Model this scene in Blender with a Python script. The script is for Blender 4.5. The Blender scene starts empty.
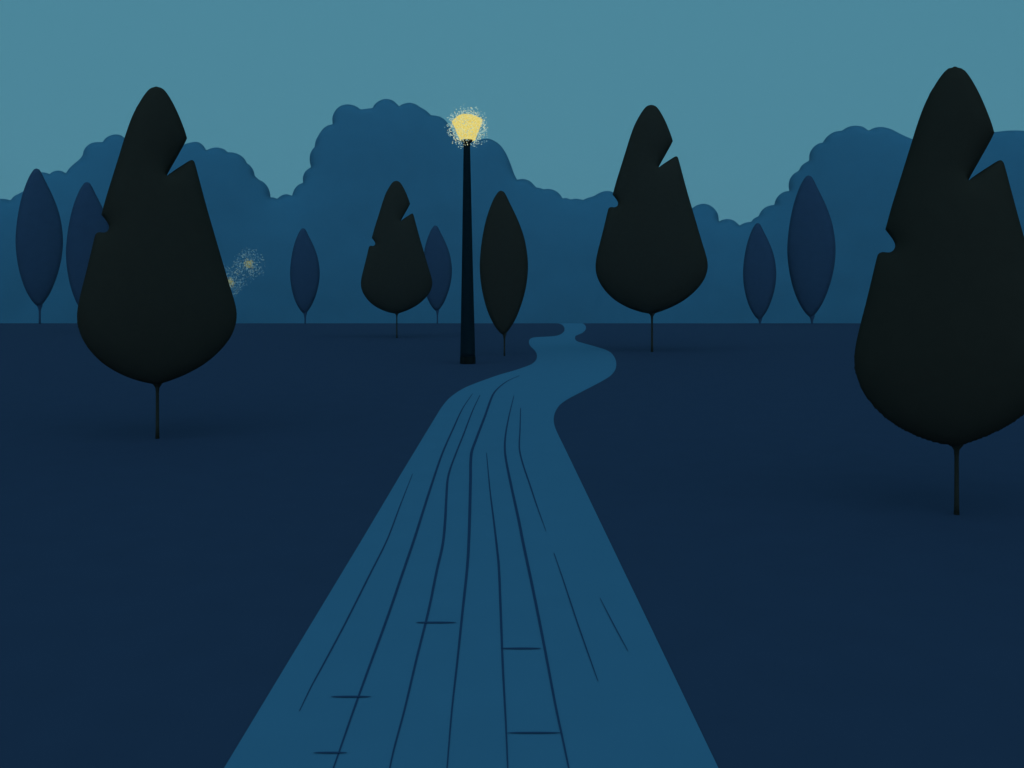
import bpy, bmesh, math, random
import numpy as np
from mathutils import Vector, noise
from mathutils.geometry import tessellate_polygon, delaunay_2d_cdt

random.seed(7)
scene = bpy.context.scene
C = bpy.data.collections.new("park")
scene.collection.children.link(C)

# ------------------------------------------------------------------ camera frame
F, HX, HY, EYE = 900.0, 512.0, 290.0, 1.7      # focal length (px), principal column, horizon row, eye height
CREST = F * EYE / (323.3 - HY)                 # the lawn ends in a low crest this far away


def at(px, py, Y):
    """world point seen at a pixel, Y metres in front of the camera"""
    return Vector(((px - HX) / F * Y, Y, EYE - (py - HY) / F * Y))


def depth_of(py):
    return F * EYE / (py - HY)


def ground_z(Y):
    if Y <= CREST:
        return 0.0
    return -min((Y - CREST) * 0.14, 8.0)


def on_ground(px, py, lift=0.0):
    Y = F * (EYE - lift) / (py - HY)
    return Vector(((px - HX) / F * Y, Y, lift))


# ------------------------------------------------------------------ materials
def srgb(r, g, b):
    f = lambda c: (c / 255 / 12.92) if c <= 10.3 else ((c / 255 + 0.055) / 1.055) ** 2.4
    return (f(r), f(g), f(b), 1.0)


def matte(name, col, var=0.06, scale=4.0, bump=0.0, rough=1.0, detail=4.0):
    m = bpy.data.materials.new(name)
    m.use_nodes = True
    nt = m.node_tree
    b = nt.nodes["Principled BSDF"]
    b.inputs["Roughness"].default_value = rough
    b.inputs["Specular IOR Level"].default_value = 0.0 if rough == 1.0 else 0.25
    tc = nt.nodes.new("ShaderNodeTexCoord")
    nz = nt.nodes.new("ShaderNodeTexNoise")
    nz.inputs["Scale"].default_value = scale
    nz.inputs["Detail"].default_value = detail
    nt.links.new(tc.outputs["Object"], nz.inputs["Vector"])
    mr = nt.nodes.new("ShaderNodeMapRange")
    mr.inputs["From Min"].default_value = 0.3
    mr.inputs["From Max"].default_value = 0.7
    mr.inputs["To Min"].default_value = 1.0 - var
    mr.inputs["To Max"].default_value = 1.0 + var
    nt.links.new(nz.outputs["Fac"], mr.inputs["Value"])
    mul = nt.nodes.new("ShaderNodeVectorMath")
    mul.operation = "SCALE"
    mul.inputs[0].default_value = col[:3]
    nt.links.new(mr.outputs["Result"], mul.inputs["Scale"])
    nt.links.new(mul.outputs["Vector"], b.inputs["Base Color"])
    if bump:
        bp = nt.nodes.new("ShaderNodeBump")
        bp.inputs["Strength"].default_value = bump
        bp.inputs["Distance"].default_value = 0.05
        nt.links.new(nz.outputs["Fac"], bp.inputs["Height"])
        nt.links.new(bp.outputs["Normal"], b.inputs["Normal"])
    return m


def glow(name, col, strength, var=0.0, scale=60.0, col2=None):
    m = bpy.data.materials.new(name)
    m.use_nodes = True
    nt = m.node_tree
    b = nt.nodes["Principled BSDF"]
    b.inputs["Base Color"].default_value = (0.02, 0.02, 0.015, 1)
    b.inputs["Roughness"].default_value = 1.0
    b.inputs["Specular IOR Level"].default_value = 0.0
    b.inputs["Emission Color"].default_value = col
    b.inputs["Emission Strength"].default_value = strength
    if var:
        tc = nt.nodes.new("ShaderNodeTexCoord")
        nz = nt.nodes.new("ShaderNodeTexNoise")
        nz.inputs["Scale"].default_value = scale
        nz.inputs["Detail"].default_value = 2.0
        nt.links.new(tc.outputs["Object"], nz.inputs["Vector"])
        mr = nt.nodes.new("ShaderNodeMapRange")
        mr.inputs["From Min"].default_value = 0.32
        mr.inputs["From Max"].default_value = 0.68
        nt.links.new(nz.outputs["Fac"], mr.inputs["Value"])
        mx = nt.nodes.new("ShaderNodeMix")
        mx.data_type = "RGBA"
        mx.inputs["A"].default_value = col
        mx.inputs["B"].default_value = col2
        nt.links.new(mr.outputs["Result"], mx.inputs["Factor"])
        nt.links.new(mx.outputs["Result"], b.inputs["Emission Color"])
    return m


M_GRASS = matte("dusk_grass", (0.0413, 0.0552, 0.0958), 0.025, 3.0)
M_PATH = matte("slate_path", (0.0765, 0.1831, 0.2728), 0.018, 2.5)
M_JOINT = matte("path_joint", (0.0317, 0.0585, 0.1149), 0.03, 5.0)
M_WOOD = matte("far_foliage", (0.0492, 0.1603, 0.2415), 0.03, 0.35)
M_MID = matte("blue_foliage", (0.0413, 0.0644, 0.1124), 0.05, 3.0)
M_MIDBARK = matte("blue_bark", (0.0376, 0.0605, 0.1094), 0.05, 8.0)
M_DARK = matte("dark_foliage", (0.0402, 0.0287, 0.0203), 0.05, 9.0)
M_BARK = matte("dark_bark", (0.0387, 0.0300, 0.0219), 0.10, 12.0)
M_POST = matte("black_post", (0.0039, 0.0119, 0.0162), 0.08, 10.0)
M_COLLAR = matte("black_collar", (0.0060, 0.0070, 0.0060), 0.08, 10.0)
M_LAMP = glow("lit_glass", srgb(212, 186, 84), 1.0, 1.0, 42.0, srgb(234, 224, 140))
M_SPK = [glow("warm_speck", srgb(236, 224, 160), 0.9),
         glow("pale_speck", srgb(204, 226, 200), 0.85),
         glow("cool_speck", srgb(172, 212, 206), 0.8)]
M_FAR = [glow("amber_speck", srgb(138, 146, 106), 0.55),
         glow("dim_pale_speck", srgb(146, 180, 172), 0.68),
         glow("dim_cool_speck", srgb(96, 146, 168), 0.75)]
M_CORE = glow("amber_core", srgb(92, 114, 104), 0.68, 1.0, 14.0, srgb(150, 154, 112))


# ------------------------------------------------------------------ object helpers
def link(name, bm, mats, parent=None, smooth=True, loc=None):
    me = bpy.data.meshes.new(name)
    bm.normal_update()
    bm.to_mesh(me)
    bm.free()
    for m in (mats if isinstance(mats, list) else [mats]):
        me.materials.append(m)
    for p in me.polygons:
        p.use_smooth = smooth
    o = bpy.data.objects.new(name, me)
    C.objects.link(o)
    if parent:
        o.parent = parent
    if loc:
        o.location = loc
    return o


def tag(o, label=None, cat=None, group=None, kind=None):
    for k, v in (("label", label), ("category", cat), ("group", group), ("kind", kind)):
        if v:
            o[k] = v
    return o


def thing(name, loc, label, cat, group=None):
    o = bpy.data.objects.new(name, None)
    o.empty_display_size = 0.2
    C.objects.link(o)
    o.location = loc
    return tag(o, label, cat, group)


# ------------------------------------------------------------------ curves and lofts
def spline(pts, n=8):
    """centripetal-ish Catmull-Rom through pts; a point given as (x, y, 1) is a corner"""
    out, run = [], []
    runs = []
    for p in pts:
        run.append((p[0], p[1]))
        if len(p) > 2:
            if len(run) > 1:
                runs.append(run)
            run = [(p[0], p[1])]
    if len(run) > 1:
        runs.append(run)
    for r in runs:
        P = [Vector(q) for q in r]
        if len(P) == 2:
            seg = [P[0].lerp(P[1], k / n) for k in range(n + 1)]
        else:
            seg = []
            Q = [P[0] * 2 - P[1]] + P + [P[-1] * 2 - P[-2]]
            for i in range(1, len(Q) - 2):
                a, b, c, d = Q[i - 1], Q[i], Q[i + 1], Q[i + 2]
                ln = (c - b).length
                m1 = (c - a) * (ln / max((c - a).length, 1e-6))
                m2 = (d - b) * (ln / max((d - b).length, 1e-6))
                for k in range(n):
                    t = k / n
                    h1 = 2 * t ** 3 - 3 * t * t + 1
                    h2 = t ** 3 - 2 * t * t + t
                    h3 = -2 * t ** 3 + 3 * t * t
                    h4 = t ** 3 - t * t
                    seg.append(b * h1 + m1 * h2 + c * h3 + m2 * h4)
            seg.append(P[-1])
        out += seg if not out else seg[1:]
    return [(v.x, v.y) for v in out]


def x_at(edge, y):
    """x of a dense top-to-bottom edge at row y"""
    if y <= edge[0][1]:
        return edge[0][0]
    for (x0, y0), (x1, y1) in zip(edge, edge[1:]):
        if y0 <= y <= y1:
            return x0 + (x1 - x0) * ((y - y0) / (y1 - y0) if y1 > y0 else 1.0)
    return edge[-1][0]


def loft(bm, left, right, to_local, rows=64, seg=56, depth=1.0):
    """solid of round cross-sections between two edges; to_local(x, y) -> (x, z, metres per px)"""
    top, bot = max(left[0][1], right[0][1]), min(left[-1][1], right[-1][1])
    rings = []
    for i in range(rows + 1):
        u = 0.5 - 0.5 * math.cos(math.pi * i / rows)
        y = top + (bot - top) * u
        l, r = x_at(left, y), x_at(right, y)
        rad = max((r - l) / 2, 0.02)
        cx = (l + r) / 2
        x0, z0, s = to_local(cx, y)
        rings.append([bm.verts.new((x0 + rad * s * math.cos(2 * math.pi * k / seg),
                                    rad * s * depth * math.sin(2 * math.pi * k / seg), z0)) for k in range(seg)])
    for a, b in zip(rings, rings[1:]):
        for k in range(seg):
            bm.faces.new((a[k], b[k], b[(k + 1) % seg], a[(k + 1) % seg]))
    bm.faces.new(rings[0])
    bm.faces.new(list(reversed(rings[-1])))
    bmesh.ops.recalc_face_normals(bm, faces=bm.faces[:])


def resample(pts, step):
    """closed outline with near-even spacing that keeps its corners"""
    out = []
    for (x0, y0), (x1, y1) in zip(pts, pts[1:] + pts[:1]):
        ln = math.hypot(x1 - x0, y1 - y0)
        if ln < 1e-6:
            continue
        if out and math.hypot(x0 - out[-1][0], y0 - out[-1][1]) < step * 0.35:
            continue
        n = max(1, int(round(ln / step)))
        out += [(x0 + (x1 - x0) * k / n, y0 + (y1 - y0) * k / n) for k in range(n)]
    return out


def inside(poly, X, Y):
    px = np.array([p[0] for p in poly])
    py = np.array([p[1] for p in poly])
    m = np.zeros(X.shape, bool)
    for i in range(len(px)):
        x0, y0, x1, y1 = px[i - 1], py[i - 1], px[i], py[i]
        if y0 == y1:
            continue
        m ^= ((y0 > Y) != (y1 > Y)) & (X < (x1 - x0) * (Y - y0) / (y1 - y0) + x0)
    return m


def swell(poly, g, solve_poly=None):
    """height field over a closed outline: 0 on the outline, rising smoothly inside (a membrane under pressure)"""
    sp = solve_poly or poly
    xs, ys = [p[0] for p in sp], [p[1] for p in sp]
    x0, y0 = min(xs) - 2 * g, min(ys) - 2 * g
    nx, ny = int((max(xs) - x0) / g) + 4, int((max(ys) - y0) / g) + 4
    X, Y = np.meshgrid(x0 + g * np.arange(nx), y0 + g * np.arange(ny))
    m = inside(sp, X, Y)
    u = np.zeros(X.shape)
    par = (np.add.outer(np.arange(ny), np.arange(nx)) % 2).astype(bool)
    for it in range(700):
        for p in (par, ~par):
            v = np.zeros_like(u)
            v[1:-1, 1:-1] = (u[:-2, 1:-1] + u[2:, 1:-1] + u[1:-1, :-2] + u[1:-1, 2:]) / 4 + 1.0
            k = m & p
            u[k] += 1.9 * (v[k] - u[k])
    u = np.maximum(u, 0)
    u /= u.max()

    def f(x, y):
        a, b = (x - x0) / g, (y - y0) / g
        i, j = np.floor(a).astype(int).clip(0, nx - 2), np.floor(b).astype(int).clip(0, ny - 2)
        a, b = a - i, b - j
        return u[j, i] * (1 - a) * (1 - b) + u[j, i + 1] * a * (1 - b) + u[j + 1, i] * (1 - a) * b + u[j + 1, i + 1] * a * b
    return f


def swollen(bm, outline, to_local, half_depth, step=2.5, g=1.0, power=0.5, edge_step=None, solve_poly=None, open_below=None, wobble=0.0):
    """full-bodied solid whose widest section is the outline; half_depth in px; to_local(x, y) -> (x, z, metres per px)"""
    poly = resample(outline, edge_step or step)
    f = swell(poly, g, solve_poly)
    P = np.array(poly)
    x0, y0 = P.min(0)
    x1, y1 = P.max(0)
    pts = []
    for s_, lo, hi in ((step * 1.1, step * 0.75, step * 3.2), (step * 2.6, step * 3.6, 1e9)):
        X, Y = np.meshgrid(np.arange(x0, x1, s_), np.arange(y0, y1, s_ * 0.866))
        X = X + (np.arange(X.shape[0]) % 2)[:, None] * s_ / 2
        k = inside(poly, X, Y)
        q = np.stack([X[k], Y[k]], 1)
        d = np.empty(len(q))
        for a in range(0, len(q), 2000):
            d[a:a + 2000] = np.sqrt(((q[a:a + 2000, None, :] - P[None]) ** 2).sum(2)).min(1)
        pts.append(q[(d > lo) & (d < hi)])
    A = np.concatenate([P] + pts)
    n = len(P)
    r = delaunay_2d_cdt([Vector(p) for p in A], [(i, (i + 1) % n) for i in range(n)], [], 1, 1e-5)
    V = np.array([tuple(v) for v in r[0]])
    edge = np.array([any(i < n for i in o) for o in r[3]])
    h = f(V[:, 0], V[:, 1]) ** power * half_depth
    if open_below is None:
        h[edge] = 0
    else:
        h[edge & (V[:, 1] < open_below)] = 0
    front, back = [], []
    for (x, y), d in zip(V, h):
        lx, lz, s_ = to_local(x, y)
        w_ = wobble * noise.noise(Vector((x * 0.021, y * 0.03, 3.3))) * min(1.0, d / half_depth * 1.5) if wobble else 0.0
        front.append(bm.verts.new((lx, -(d + w_) * s_, lz)))
        back.append(bm.verts.new((lx, (d + w_) * s_, lz)) if d > 0 else front[-1])
    for t in r[2]:
        for side in (front, back):
            vs = [side[i] for i in t]
            if len(set(vs)) == 3:
                try:
                    bm.faces.new(vs)
                except ValueError:
                    pass
    bmesh.ops.recalc_face_normals(bm, faces=bm.faces[:])
    bm.normal_update()
    tot = sum(f_.normal.y * f_.calc_area() for f_ in bm.faces if f_.calc_center_median().y < 0)
    if tot > 0:
        bmesh.ops.reverse_faces(bm, faces=bm.faces[:])


def facing(foot):
    """maps a pixel to the upright plane through the foot that is square to the line of sight (local x, local z, m per px)"""
    d = Vector((foot.x, foot.y)).normalized()
    side = Vector((d.y, -d.x))
    D = Vector((foot.x, foot.y)).length

    def f(px, py):
        r = Vector(((px - HX) / F, 1.0))
        t = D / r.dot(d)
        return (r * t - Vector((foot.x, foot.y))).dot(side), EYE - (py - HY) / F * t, D / F
    return f, -math.atan2(d.x, d.y)


def lathe(bm, prof, seg=24, square=False):
    """prof: (radius, z) from the top down"""
    rings = [[bm.verts.new((r * math.cos(2 * math.pi * (k + 0.5) / seg), r * math.sin(2 * math.pi * (k + 0.5) / seg), z))
              for k in range(seg)] for r, z in prof]
    for a, b in zip(rings, rings[1:]):
        for k in range(seg):
            bm.faces.new((a[k], b[k], b[(k + 1) % seg], a[(k + 1) % seg]))
    bm.faces.new(rings[0])
    bm.faces.new(list(reversed(rings[-1])))
    bmesh.ops.recalc_face_normals(bm, faces=bm.faces[:])


# ------------------------------------------------------------------ the ground: one sheet, level to the crest, then a valley
bm = bmesh.new()
ys = [-120, -40, 0, 10, 20, 30, 40, CREST, CREST + 8.0 / 0.14, 150, 250, 450, 760]
xs = [-620, -300, -120, -60, -30, -10, 0, 10, 30, 60, 120, 300, 620]
grid = [[bm.verts.new((x, y, ground_z(y))) for x in xs] for y in ys]
for a, b in zip(grid, grid[1:]):
    for k in range(len(xs) - 1):
        bm.faces.new((a[k], a[k + 1], b[k + 1], b[k]))
tag(link("ground", bm, M_GRASS, smooth=False), "flat dark blue lawn in the dusk, reaching back to the far trees", "ground", kind="structure")

# ------------------------------------------------------------------ the path and the joints in it
LEFT_EDGE = [(224, 768), (361.7, 540), (400, 475.5), (437.5, 413.7), (442.5, 406), (450, 397.5), (462.5, 388.9), (475, 383.4),
             (487, 379), (500, 374.5), (513.7, 370.6), (525, 366.8), (532, 363.8), (536, 360), (537, 356.5), (536.3, 352.8), (534, 349.6),
             (530.4, 346), (529, 342.8), (529.6, 339.6), (533, 337.6), (543.7, 336.8), (554.7, 336), (560.2, 334.5), (563.6, 331.9),
             (564.6, 329), (563.6, 326.2), (561.2, 324.4), (558, 323.3)]
RIGHT_EDGE = [(718.5, 768), (609, 540), (585, 490), (566, 450.5), (555.5, 428.5), (553.7, 420), (554.6, 413.8), (557.2, 408.3), (560.6, 404.2),
              (568, 399), (582, 391.6), (595.7, 384.5), (606.6, 378.4), (612, 374.3), (615.5, 369), (616.3, 363.3), (614.8, 357.9),
              (611.4, 353.2), (606.6, 350.2), (598.4, 347.4), (582, 342.8), (576.8, 341), (575, 338.6), (575.6, 336.1), (578.4, 334.6),
              (582.4, 332.8), (585, 330.4), (586, 327.7), (585, 325.2), (582.6, 323.3)]


def edge_pts(e):
    dense = spline([(p[0], p[1], 1) if i < 3 else p for i, p in enumerate(e)], 5)
    pts = [on_ground(x, y, 0.004) for x, y in dense]
    first = pts[0]
    return [Vector((first.x, -30.0, 0.004))] + pts


el, er = edge_pts(LEFT_EDGE), edge_pts(RIGHT_EDGE)
el.append(Vector((el[-1].x + 1.2, CREST + 12, ground_z(CREST + 12) + 0.004)))
er.append(Vector((er[-1].x + 0.8, CREST + 12, ground_z(CREST + 12) + 0.004)))
poly = el + er[::-1]
bm = bmesh.new()
vs = [bm.verts.new(p) for p in poly]
for t in tessellate_polygon([[Vector((p.x, p.y, 0)) for p in poly]]):
    try:
        bm.faces.new([vs[i] for i in t])
    except ValueError:
        pass
for f in bm.faces:
    f.normal_update()
    if f.normal.z < 0:
        f.normal_flip()

JOINTS = [
    ([(412.5, 474), (400, 506), (387, 540), (369, 576), (345.4, 623), (324.6, 662), (311, 687), (299.4, 711)], 0.6, 1.9, 0.9),
    ([(472.5, 393.7), (462.5, 408.7), (453.7, 427.5), (442.5, 453), (432.5, 482), (423.5, 510), (414, 540), (401.8, 575.6), (387, 618.6),
      (369, 667.6), (354, 709), (339.5, 750.7), (333, 769)], 0.7, 2.7, 1.4),
    ([(480, 395), (472.5, 411), (463.7, 434), (452.5, 462.5), (448, 477.5), (446.5, 495), (445, 522.5), (442.6, 545), (437, 569.7), (428.5, 611),
      (416.6, 658.7), (404.7, 709), (394, 749), (389.5, 769)], 0.7, 2.6, 1.4),
    ([(519.5, 375.6), (507.5, 381), (497.5, 388.7), (492.3, 396), (485, 416), (475.5, 441), (471.3, 454), (470.5, 480), (469.5, 522.5), (468.4, 550),
      (467, 570), (462.6, 611), (457.6, 658.7), (452, 709), (447, 769)], 1.0, 2.9, 1.2),
    ([(486.5, 453), (490, 490), (493.7, 520), (497, 548), (498.8, 566), (500.8, 614), (502.9, 667.6), (505.9, 724), (507.8, 769)], 0.6, 2.3, 1.2),
    ([(514, 395.5), (508.7, 417.5), (505.2, 438), (505.2, 454), (510, 480), (518.7, 520), (523.6, 545), (532, 584.5), (543.9, 643.9), (555.7, 706),
      (564.6, 747.7), (569, 769)], 0.6, 2.8, 1.4),
    ([(520.6, 408), (520, 430), (519.4, 448), (522.5, 462.5), (530, 485), (537.5, 507.5), (546, 531)], 0.7, 1.5, 0.5),
    ([(554, 553), (564.6, 584), (576.5, 620), (588.4, 654), (598, 681)], 0.7, 1.3, 0.7),
    ([(600, 598), (614.5, 626), (628, 651)], 0.6, 1.1, 0.6),
]
CROSSES = [((416, 456), 622.3), ((331, 371), 696.4), ((313.5, 347), 752.4), ((500.5, 541), 648.2), ((507.5, 561), 732.5)]


def strip(bm, a, b):
    va, vb = [bm.verts.new(p) for p in a], [bm.verts.new(p) for p in b]
    for k in range(len(a) - 1):
        f = bm.faces.new((va[k], vb[k], vb[k + 1], va[k + 1]))
        f.material_index = 1
        f.normal_update()
        if f.normal.z < 0:
            f.normal_flip()


for j, (pts, w0, w1, w2) in enumerate(JOINTS):
    d = spline(pts, 6)
    a, b = [], []
    for i, (x, y) in enumerate(d):
        u = i / (len(d) - 1)
        w = (w0 + (w1 - w0) * math.sin(u / 0.55 * math.pi / 2)) if u < 0.55 else (w2 + (w1 - w2) * math.cos((u - 0.55) / 0.45 * math.pi / 2))
        a.append(on_ground(x - w / 2, y, 0.0055 + 0.0002 * j))
        b.append(on_ground(x + w / 2, y, 0.0055 + 0.0002 * j))
    strip(bm, a, b)
for j, ((x0, x1), y) in enumerate(CROSSES):
    a, b = [], []
    for i in range(13):
        u = i / 12
        w = 0.35 + 1.25 * math.sin(math.pi * u) ** 0.6 if 0 < u < 1 else 0.35
        x = x0 + (x1 - x0) * u
        a.append(on_ground(x, y - w / 2, 0.008))
        b.append(on_ground(x, y + w / 2, 0.008))
    strip(bm, a, b)
tag(link("path", bm, [M_PATH, M_JOINT], smooth=False), "winding slate blue footpath with thin dark joint lines", "path", kind="structure")

# ------------------------------------------------------------------ the far wood: one rounded mass of crowns in the valley
WOOD = [(-330, 205), (-310, 190), (-290, 186), (-270, 190), (-258, 197), (-240, 178), (-215, 170), (-190, 176), (-178, 186), (-160, 172), (-135, 168),
        (-112, 178), (-100, 190), (-80, 184), (-62, 188), (-50, 196), (-30, 190), (-14, 196), (-6, 199.5, 1), (0, 198.8), (5, 199), (10.5, 200.2, 1), (14, 196.2), (18.7, 193.7), (23, 191.5), (27, 189, 1),
        (31, 180), (36, 174), (41, 172.3), (46, 172.8), (49.5, 174, 1), (53, 171.6), (57.5, 170.5), (62, 171.2), (65.7, 173.2, 1), (70, 167.5), (75, 163),
        (79.5, 159.2), (82.6, 155.3, 1), (84, 150), (87.5, 145.5), (93, 142.6), (102.5, 142, 1), (106, 137.8), (111, 135.2), (116, 134.4), (121, 135.4), (126, 139, 1),
        (135, 137), (145, 138), (153, 143, 1), (162, 140), (172, 142), (178, 147, 1), (184, 144.5), (191, 142.4), (197.5, 142), (202.7, 145), (206.3, 150.2, 1), (212, 148), (217.5, 147.5),
        (223.5, 149), (228, 152.3, 1), (232.5, 152.4), (239, 154.5), (244, 158.3), (247, 163.2, 1), (250.5, 166), (253.4, 170.5), (255, 176, 1),
        (259, 179.6), (264, 182.6), (268, 187.5), (270, 193), (270.6, 197.2, 1), (274, 197.6), (277, 198.8, 1), (281, 195.8), (286, 194.2), (292, 195.6, 1), (294, 190), (297.5, 185.5),
        (303, 182.6, 1), (303, 176.5), (305.5, 171.2), (311, 167, 1), (309.7, 161), (310, 155), (312, 150), (314.6, 147, 1), (315.6, 141), (318.6, 135), (322.8, 129),
        (327.5, 125.6), (332.6, 124.2, 1), (332.4, 117.5), (335, 111), (340, 106.2), (346, 104.4), (352.5, 105), (357.5, 107.2), (360.6, 109.4, 1), (372.4, 108, 1), (375, 104),
        (380, 100.4), (386, 98.9), (392.5, 100.4), (397, 104), (399, 106.2, 1), (403, 104), (409, 102.7), (415, 104), (420, 107), (426, 110.6), (431, 115.2, 1), (436, 115.7), (441, 117.2),
        (446, 121), (450, 127), (454, 134), (457, 140, 1), (465, 141), (473, 142, 1), (480, 139.6), (487.5, 138.5), (494.5, 141), (501, 146), (506.3, 154), (510.5, 163.7), (514, 173.5), (517, 179.6, 1),
        (523.7, 179), (530, 181.2), (534, 185), (536.2, 187.4, 1), (540, 188), (543.7, 189.3, 1), (549, 188.9), (555, 190.6), (559.6, 194), (562.6, 198.4, 1), (566, 198), (570.5, 199.4, 1), (576, 198.7),
        (583, 199.8, 1), (588, 197.8), (593.7, 196), (600, 192.6), (606, 191), (612.5, 192), (618, 197, 1), (628, 199), (634, 206, 1), (645, 203), (655, 207), (660, 213, 1), (672, 208), (682, 210), (688, 212, 1),
        (692.5, 208), (697.5, 205), (703.7, 203.7), (710, 205.4), (715, 209.4), (718, 214.5), (719, 221.4, 1), (722.5, 219.8), (728, 219), (734, 220.7), (739.6, 225.4, 1), (745, 222.8), (751, 221.8, 1), (754, 218.5),
        (758.4, 216.2, 1), (761, 211.4), (765, 207.6), (769.5, 205.6), (774.2, 204.8, 1), (775.6, 200), (778.7, 195.5), (783.7, 192), (789.2, 190.8, 1), (788.6, 185), (790, 178.7), (793.7, 174), (798.8, 170.6, 1),
        (801.4, 166), (805, 163), (809, 160.6, 1), (809.8, 153), (813.5, 147.2), (818, 143.8), (822.6, 142.6, 1), (827, 136.7), (834, 132), (841.8, 130.6, 1), (848, 127), (855, 125.7), (862.5, 126.7), (868.6, 130.6, 1),
        (874.4, 127.8), (881.8, 127), (890.7, 129), (901, 134.2), (910, 138.2), (918, 141, 1), (930, 136), (945, 136), (955, 140, 1), (968, 134), (982, 132.6), (994.6, 132), (1008, 130.6), (1024, 130.8), (1040, 134), (1052, 142, 1),
        (1066, 136), (1085, 137), (1100, 146), (1106, 156, 1), (1120, 150), (1140, 154), (1150, 166, 1), (1170, 162), (1190, 170), (1200, 184, 1), (1225, 178), (1250, 184), (1262, 196, 1), (1290, 190), (1320, 198), (1345, 208)]
WY = 185.0
outline = spline(WOOD, 4)
floor_y = 366.0
closed = outline + [(1362, 260), (1366, floor_y), (-350, floor_y), (-345, 260)]
deep = outline + [(1362, 260), (1366, 620), (-350, 620), (-345, 260)]
bm = bmesh.new()
swollen(bm, closed, lambda x, y: (x, y, 1.0), 52.0, step=3.6, g=3.0, power=0.5, edge_step=1.7, solve_poly=deep, open_below=floor_y - 0.5, wobble=2.5)
for v in bm.verts:                               # the belt of wood bends round the lawn in a wide arc
    x, d, y = v.co
    a = math.atan((x - HX) / F)
    R = WY + d * WY / F
    v.co = (R * math.sin(a), R * math.cos(a), EYE - (y - HY) / F * WY * math.cos(a))
bmesh.ops.recalc_face_normals(bm, faces=bm.faces[:])
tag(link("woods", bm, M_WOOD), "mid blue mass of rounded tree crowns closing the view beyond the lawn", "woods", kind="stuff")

# ------------------------------------------------------------------ broad dark trees with a notch in the crown
CROWN = [(156.2, 86.7), (161, 87.8), (165.6, 91.4), (172.4, 102), (178.7, 115), (184.6, 130), (187.1, 138.2, 1), (184.6, 143.6), (176.2, 158.7), (170, 169.6), (166.6, 176, 1),
         (172.5, 171.6), (182.5, 165), (189.6, 160.6), (192, 160), (193.6, 160.8), (195, 163.6), (200, 182.2), (207.5, 210), (213.6, 231), (220.4, 254.3), (228.6, 282), (234.4, 301),
         (236.7, 313), (235.6, 324.5), (230.5, 337.2), (219.4, 351.2), (204, 364.2), (186.5, 374), (172, 380), (163, 383), (157.4, 384.6),
         (151, 383.6), (139, 381), (123, 375.2), (106, 365.6), (93, 354), (83.6, 341), (78.4, 328), (77, 317), (78, 306), (81, 292), (85.9, 273), (91, 252), (94.6, 237), (96, 233.6), (99, 232.2),
         (104.6, 232.4), (108, 230.4), (109, 226.8), (107.6, 223), (104.5, 218.6), (101.3, 214.6, 1), (106.4, 196.2), (112.6, 176.2), (120, 152.5), (126.2, 132.5), (132.5, 115.6), (140, 101.5),
         (146.5, 92), (151, 88), (156.2, 86.7)]
BASE = (157.4, 438.5)
KB, KS, PW = 0.45, 0.50, 0.33


def broad_tree(base, k, label, group):
    foot = on_ground(*base)
    t = thing("broad_tree", foot, label, "tree", group)
    to_local, t.rotation_euler.z = facing(foot)
    px = lambda p: (base[0] + (p[0] - BASE[0]) * k, base[1] + (p[1] - BASE[1]) * k)
    b = bmesh.new()
    swollen(b, [px(p) for p in spline(CROWN, 5)[:-1]], to_local, KB * 79 * k, step=(1.5 if k > 0.9 else 2.0) * k, g=k, power=PW)
    link("crown", b, M_DARK, t)
    b = bmesh.new()
    s_ = k * foot.xy.length / F
    prof = [(1.0, 330), (1.4, 370), (2.2, 380), (4.6, 383.5), (3.0, 385.6), (1.8, 388), (1.45, 393), (1.5, 410), (1.6, 428), (1.9, 439.2)]
    lathe(b, [(r * s_, (BASE[1] - y) * k * foot.y / F) for r, y in prof], 20)
    link("trunk", b, M_BARK, t)
    return t


G1 = "broad dark trees with notched crowns"
for base, top, lab in [
        (BASE, 86.7, "broad black tree with notched crown at far left, overlapping a slim blue tree"),
        ((956.6, 514.5), 67.0, "largest broad black tree, nearest and cut off by the picture's right edge"),
        ((652.0, 352.0), 104.8, "broad black notched tree standing alone right of the bend in the path"),
        ((396.8, 338.0), 180.8, "smallest broad black notched tree, standing left of the lamp post")]:
    broad_tree(base, (base[1] - top) / (BASE[1] - 86.7), lab, G1)

# ------------------------------------------------------------------ slim leaf-shaped trees
OV_L = [(-2.6, 0), (-5.2, 1.2), (-10.6, 10), (-17, 28), (-21.2, 48), (-23.3, 66), (-23.7, 78), (-22.6, 92), (-20.2, 106), (-16.6, 119), (-12.6, 129), (-7.5, 138), (-3, 143.2), (0, 145)]
OV_R = [(-2.6, 0), (0.6, 1.6), (6.2, 12.6), (14.6, 30.5), (20.6, 48), (23.6, 65), (24.2, 78), (23.0, 92), (20.4, 105), (16.4, 118), (11.4, 130), (6.2, 138.5), (2.4, 143.4), (0, 145)]


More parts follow.
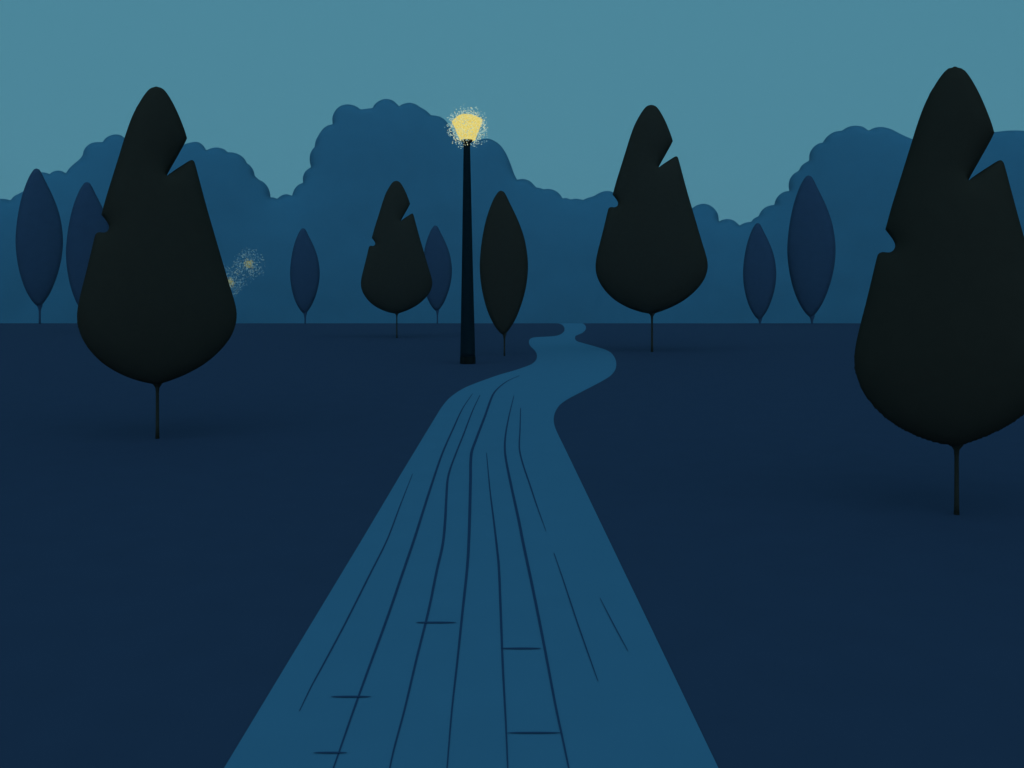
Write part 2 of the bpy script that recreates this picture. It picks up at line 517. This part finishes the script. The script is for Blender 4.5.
def slim_tree(base, top, crown_bot, width, mats, label, group, trunk_px, Y=None):
    by = base[1]
    Y = Y or depth_of(by)
    s = Y / F
    k = (crown_bot - top) / 145.0
    kx = width / 48.0
    foot = Vector(((base[0] - HX) / F * Y, Y, 0))
    by = HY + F * EYE / Y
    t = thing("slim_tree", foot, label, "tree", group)
    lo, t.rotation_euler.z = facing(foot)
    b = bmesh.new()
    ring = [(base[0] + (x - 0.8) * kx, top + y * k) for x, y in spline(OV_L) + spline(OV_R)[-2:0:-1]]
    swollen(b, ring, lo, KS * width / 2, step=1.6, g=0.5, power=PW)
    link("crown", b, mats[0], t)
    w = trunk_px
    prof = [(w * 0.6, crown_bot - 20 * k), (w * 1.5, crown_bot - 5 * k), (w * 2.0, crown_bot - 1.2), (w * 1.15, crown_bot + 1.6), (w * 0.8, crown_bot + 4), (w * 0.75, (crown_bot + by) / 2 + 3), (w * 0.8, by + 0.4)]
    prof = [p for i, p in enumerate(prof) if i == 0 or p[1] > prof[i - 1][1] + 0.05]
    b = bmesh.new()
    lathe(b, [(r * s, (by - y) * s) for r, y in prof], 14)
    link("trunk", b, mats[1], t)
    return t


slim_tree((504.4, 356), 190.6, 335, 48.4, (M_DARK, M_BARK), "slim black leaf-shaped tree standing close beside the lamp post", None, 1.1)
G2 = "slim blue trees along the far edge of the lawn"
MM = (M_MID, M_MIDBARK)
for base, top, cb, w, lab, tw, Y in [
        ((39.8, 324), 168.4, 307, 47.6, "tall slim blue tree at far left, its whole crown and trunk visible", 1.3, CREST - 0.5),
        ((90.2, 334), 182, 318.5, 47.6, "slim blue tree half hidden behind the broad black tree on the left", 1.3, None),
        ((305.2, 324), 228.2, 314, 29.8, "small slim blue tree standing alone between the two left-hand black trees", 1.0, CREST - 0.4),
        ((437.4, 324), 225.4, 311.4, 29.8, "small slim blue tree peeping out between black tree and lamp post", 0.9, CREST - 0.6),
        ((760, 324), 223, 320, 33.4, "smaller of the two slim blue trees standing right of the path", 1.1, CREST - 0.4),
        ((812, 324), 175.4, 317.6, 48.4, "taller of the two slim blue trees standing right of the path", 1.4, CREST - 0.3)]:
    slim_tree(base, top, cb, w, MM, lab, G2, tw, Y)

# ------------------------------------------------------------------ specks of light
OCT = [(1, 0, 0), (0, 1, 0), (-1, 0, 0), (0, -1, 0), (0, 0, 1), (0, 0, -1)]
OF = [(0, 1, 4), (1, 2, 4), (2, 3, 4), (3, 0, 4), (1, 0, 5), (2, 1, 5), (3, 2, 5), (0, 3, 5)]


def speck(b, c, r, mi):
    v = [b.verts.new((c[0] + x * r, c[1] + y * r, c[2] + z * r)) for x, y, z in OCT]
    for f in OF:
        b.faces.new([v[i] for i in f]).material_index = mi


def direction(rng):
    z = rng.uniform(-1, 1)
    a = rng.uniform(0, 2 * math.pi)
    q = math.sqrt(1 - z * z)
    return q * math.cos(a), q * math.sin(a), z


# ------------------------------------------------------------------ the street lamp
LB = (467.8, 363.6)
LY = depth_of(LB[1])
LS = LY / F
lamp = thing("street_lamp", on_ground(*LB), "tall tapering black lamp post topped by a glowing yellow lantern", "street lamp")
hz = lambda y: (LB[1] - y) * LS
b = bmesh.new()
lathe(b, [(3.2 * LS, hz(141.6)), (3.4 * LS, hz(152)), (5.2 * LS, hz(250)), (7.4 * LS, hz(352)), (7.5 * LS, hz(356.5))], 28)
for v in b.verts:                                # the post leans a touch
    v.co.x -= 1.0 * LS * v.co.z / hz(141.6)
link("post", b, M_POST, lamp)
b = bmesh.new()
lathe(b, [(7.3 * LS, hz(356)), (7.75 * LS, hz(357)), (7.85 * LS, hz(362.9)), (7.6 * LS, hz(363.7))], 28)
link("base", b, M_COLLAR, lamp)
b = bmesh.new()
lathe(b, [(4.2 * LS, hz(139.4)), (5.7 * LS, hz(140)), (5.7 * LS, hz(141.6)), (4.0 * LS, hz(142.4)), (3.3 * LS, hz(146))], 24)
for v in b.verts:
    v.co.x -= 0.8 * LS
link("collar", b, M_COLLAR, lamp)
b = bmesh.new()
loft(b, [(465.5, 114.3), (460, 115.0), (456, 117.6), (451.8, 121.6), (452.4, 123), (456, 131), (459.8, 140)],
     [(468, 114.3), (473.5, 115.2), (478, 117), (482.6, 119.6), (482.2, 122), (479, 130.6), (475.2, 140)],
     lambda x, y: ((x - LB[0]) * LS, hz(y), LS), rows=40, seg=40)
link("lantern", b, M_LAMP, lamp)
b = bmesh.new()
rng = random.Random(11)
for i in range(950):
    d = direction(rng)
    rr = 15.0 + abs(rng.gauss(0, 4.0))
    if rr > 24.5:
        continue
    if d[2] < -0.2:
        rr -= 1.0
    c = (-0.6 * LS + d[0] * rr * LS * 1.0, d[1] * rr * LS, hz(128) + d[2] * rr * LS * 1.0)
    u = (rr - 15) / 8
    mi = rng.choices((0, 1, 2), (0.4 - 0.3 * u, 0.6, 0.6 + u))[0]
    speck(b, c, rng.uniform(0.32, 0.6) * LS, mi)
s = link("glow_specks", b, M_SPK, lamp, smooth=False)
s["kind"] = "stuff"

# ------------------------------------------------------------------ two faint lights hovering behind the left tree
for (px, py, seed, lab) in [(248.6, 264, 3, "faint yellow point of light with speckled halo, clear of the tree's edge"),
                            (229.2, 282.2, 5, "faint yellow point of light half hidden by the broad black tree")]:
    Y = 26.0
    sc_ = Y / F
    rng = random.Random(seed)
    b = bmesh.new()
    bmesh.ops.create_icosphere(b, subdivisions=3, radius=3.0 * sc_)
    for v in b.verts:
        v.co *= 1 + 0.3 * noise.noise(v.co * (0.5 / sc_) + Vector((seed, 0, 0)))
    t = link("glowing_light", b, M_CORE, None, loc=at(px, py, Y))
    tag(t, lab, "light", "faint lights hovering behind the left tree")
    b = bmesh.new()
    for i in range(170):
        d = direction(rng)
        rr = rng.uniform(2.4, 5.0) + rng.random() ** 3 * 1.8
        speck(b, [q * rr * sc_ for q in d], rng.uniform(0.3, 0.55) * sc_, rng.choices((0, 1, 2), (3, 1, 1))[0])
    for i in range(400):
        d = direction(rng)
        rr = 7.5 + abs(rng.gauss(5.0, 3.2))
        if rr > 18.5:
            continue
        speck(b, [q * rr * sc_ for q in d], rng.uniform(0.24, 0.45) * sc_, rng.choices((0, 1, 2), (0.12, 1, 2))[0])
    h = link("glow_specks", b, M_FAR, t, smooth=False)
    h["kind"] = "stuff"

# ------------------------------------------------------------------ thin evening haze
HAZE = 0.0004
if HAZE:
    bm = bmesh.new()
    bmesh.ops.create_cube(bm, size=1.0)
    x0, x1, y0, y1, z0, z1 = -630, 630, -130, 770, -20, 55
    for v in bm.verts:
        v.co = Vector((x0 if v.co.x < 0 else x1, y0 if v.co.y < 0 else y1, z0 if v.co.z < 0 else z1))
    m = bpy.data.materials.new("evening_haze")
    m.use_nodes = True
    nt = m.node_tree
    nt.nodes.remove(nt.nodes["Principled BSDF"])
    pv = nt.nodes.new("ShaderNodeVolumePrincipled")
    pv.inputs["Color"].default_value = (0.80, 0.90, 1.0, 1)
    pv.inputs["Density"].default_value = HAZE
    nt.links.new(pv.outputs["Volume"], nt.nodes["Material Output"].inputs["Volume"])
    tag(link("haze", bm, m, smooth=False), "thin pale blue evening haze over the lawn and the far trees", "haze", kind="stuff")

# ------------------------------------------------------------------ sky and light
SUN_EL, SUN_ANGLE = 9.0, 150.0
w = bpy.data.worlds.new("World")
scene.world = w
w.use_nodes = True
nt = w.node_tree
bg = nt.nodes["Background"]
STR = 0.1
bg.inputs["Strength"].default_value = STR
sky = nt.nodes.new("ShaderNodeTexSky")
sky.sky_type = "NISHITA"
sky.sun_disc = False
sky.sun_elevation = math.radians(SUN_EL)
sky.sun_rotation = math.radians(180)
mx = nt.nodes.new("ShaderNodeMix")
mx.data_type = "RGBA"
mx.inputs["Factor"].default_value = 0.985
flat = srgb(75.3, 134, 153.5)
mx.inputs["B"].default_value = (flat[0] / STR, flat[1] / STR, flat[2] / STR, 1)
nt.links.new(sky.outputs["Color"], mx.inputs["A"])
nt.links.new(mx.outputs["Result"], bg.inputs["Color"])

sl = bpy.data.lights.new("dusk_light", "SUN")
sl.energy = 1.5
sl.angle = math.radians(SUN_ANGLE)
sl.color = (0.32, 0.66, 1.0)
so = bpy.data.objects.new("dusk_light", sl)
C.objects.link(so)
so.location = (0, -20, 20)
so.rotation_euler = (math.radians(90 - SUN_EL), 0, 0)     # from behind the camera, low, very soft

# ------------------------------------------------------------------ camera
cd = bpy.data.cameras.new("camera")
cd.sensor_width = 36.0
cd.sensor_fit = "HORIZONTAL"
cd.lens = F / 1024 * 36.0
cd.shift_y = -(384 - HY) / 1024
cd.clip_start = 0.05
cd.clip_end = 3000
co = bpy.data.objects.new("camera", cd)
C.objects.link(co)
co.location = (0, 0, EYE)
co.rotation_euler = (math.radians(90), 0, 0)
scene.camera = co
scene.cycles.use_denoising = True

vs_ = scene.view_settings
scene.display_settings.display_device = "sRGB"
vs_.view_transform = "Standard"
vs_.look = "None"
vs_.exposure = 0.0
vs_.gamma = 1.0
vs_.use_curve_mapping = False
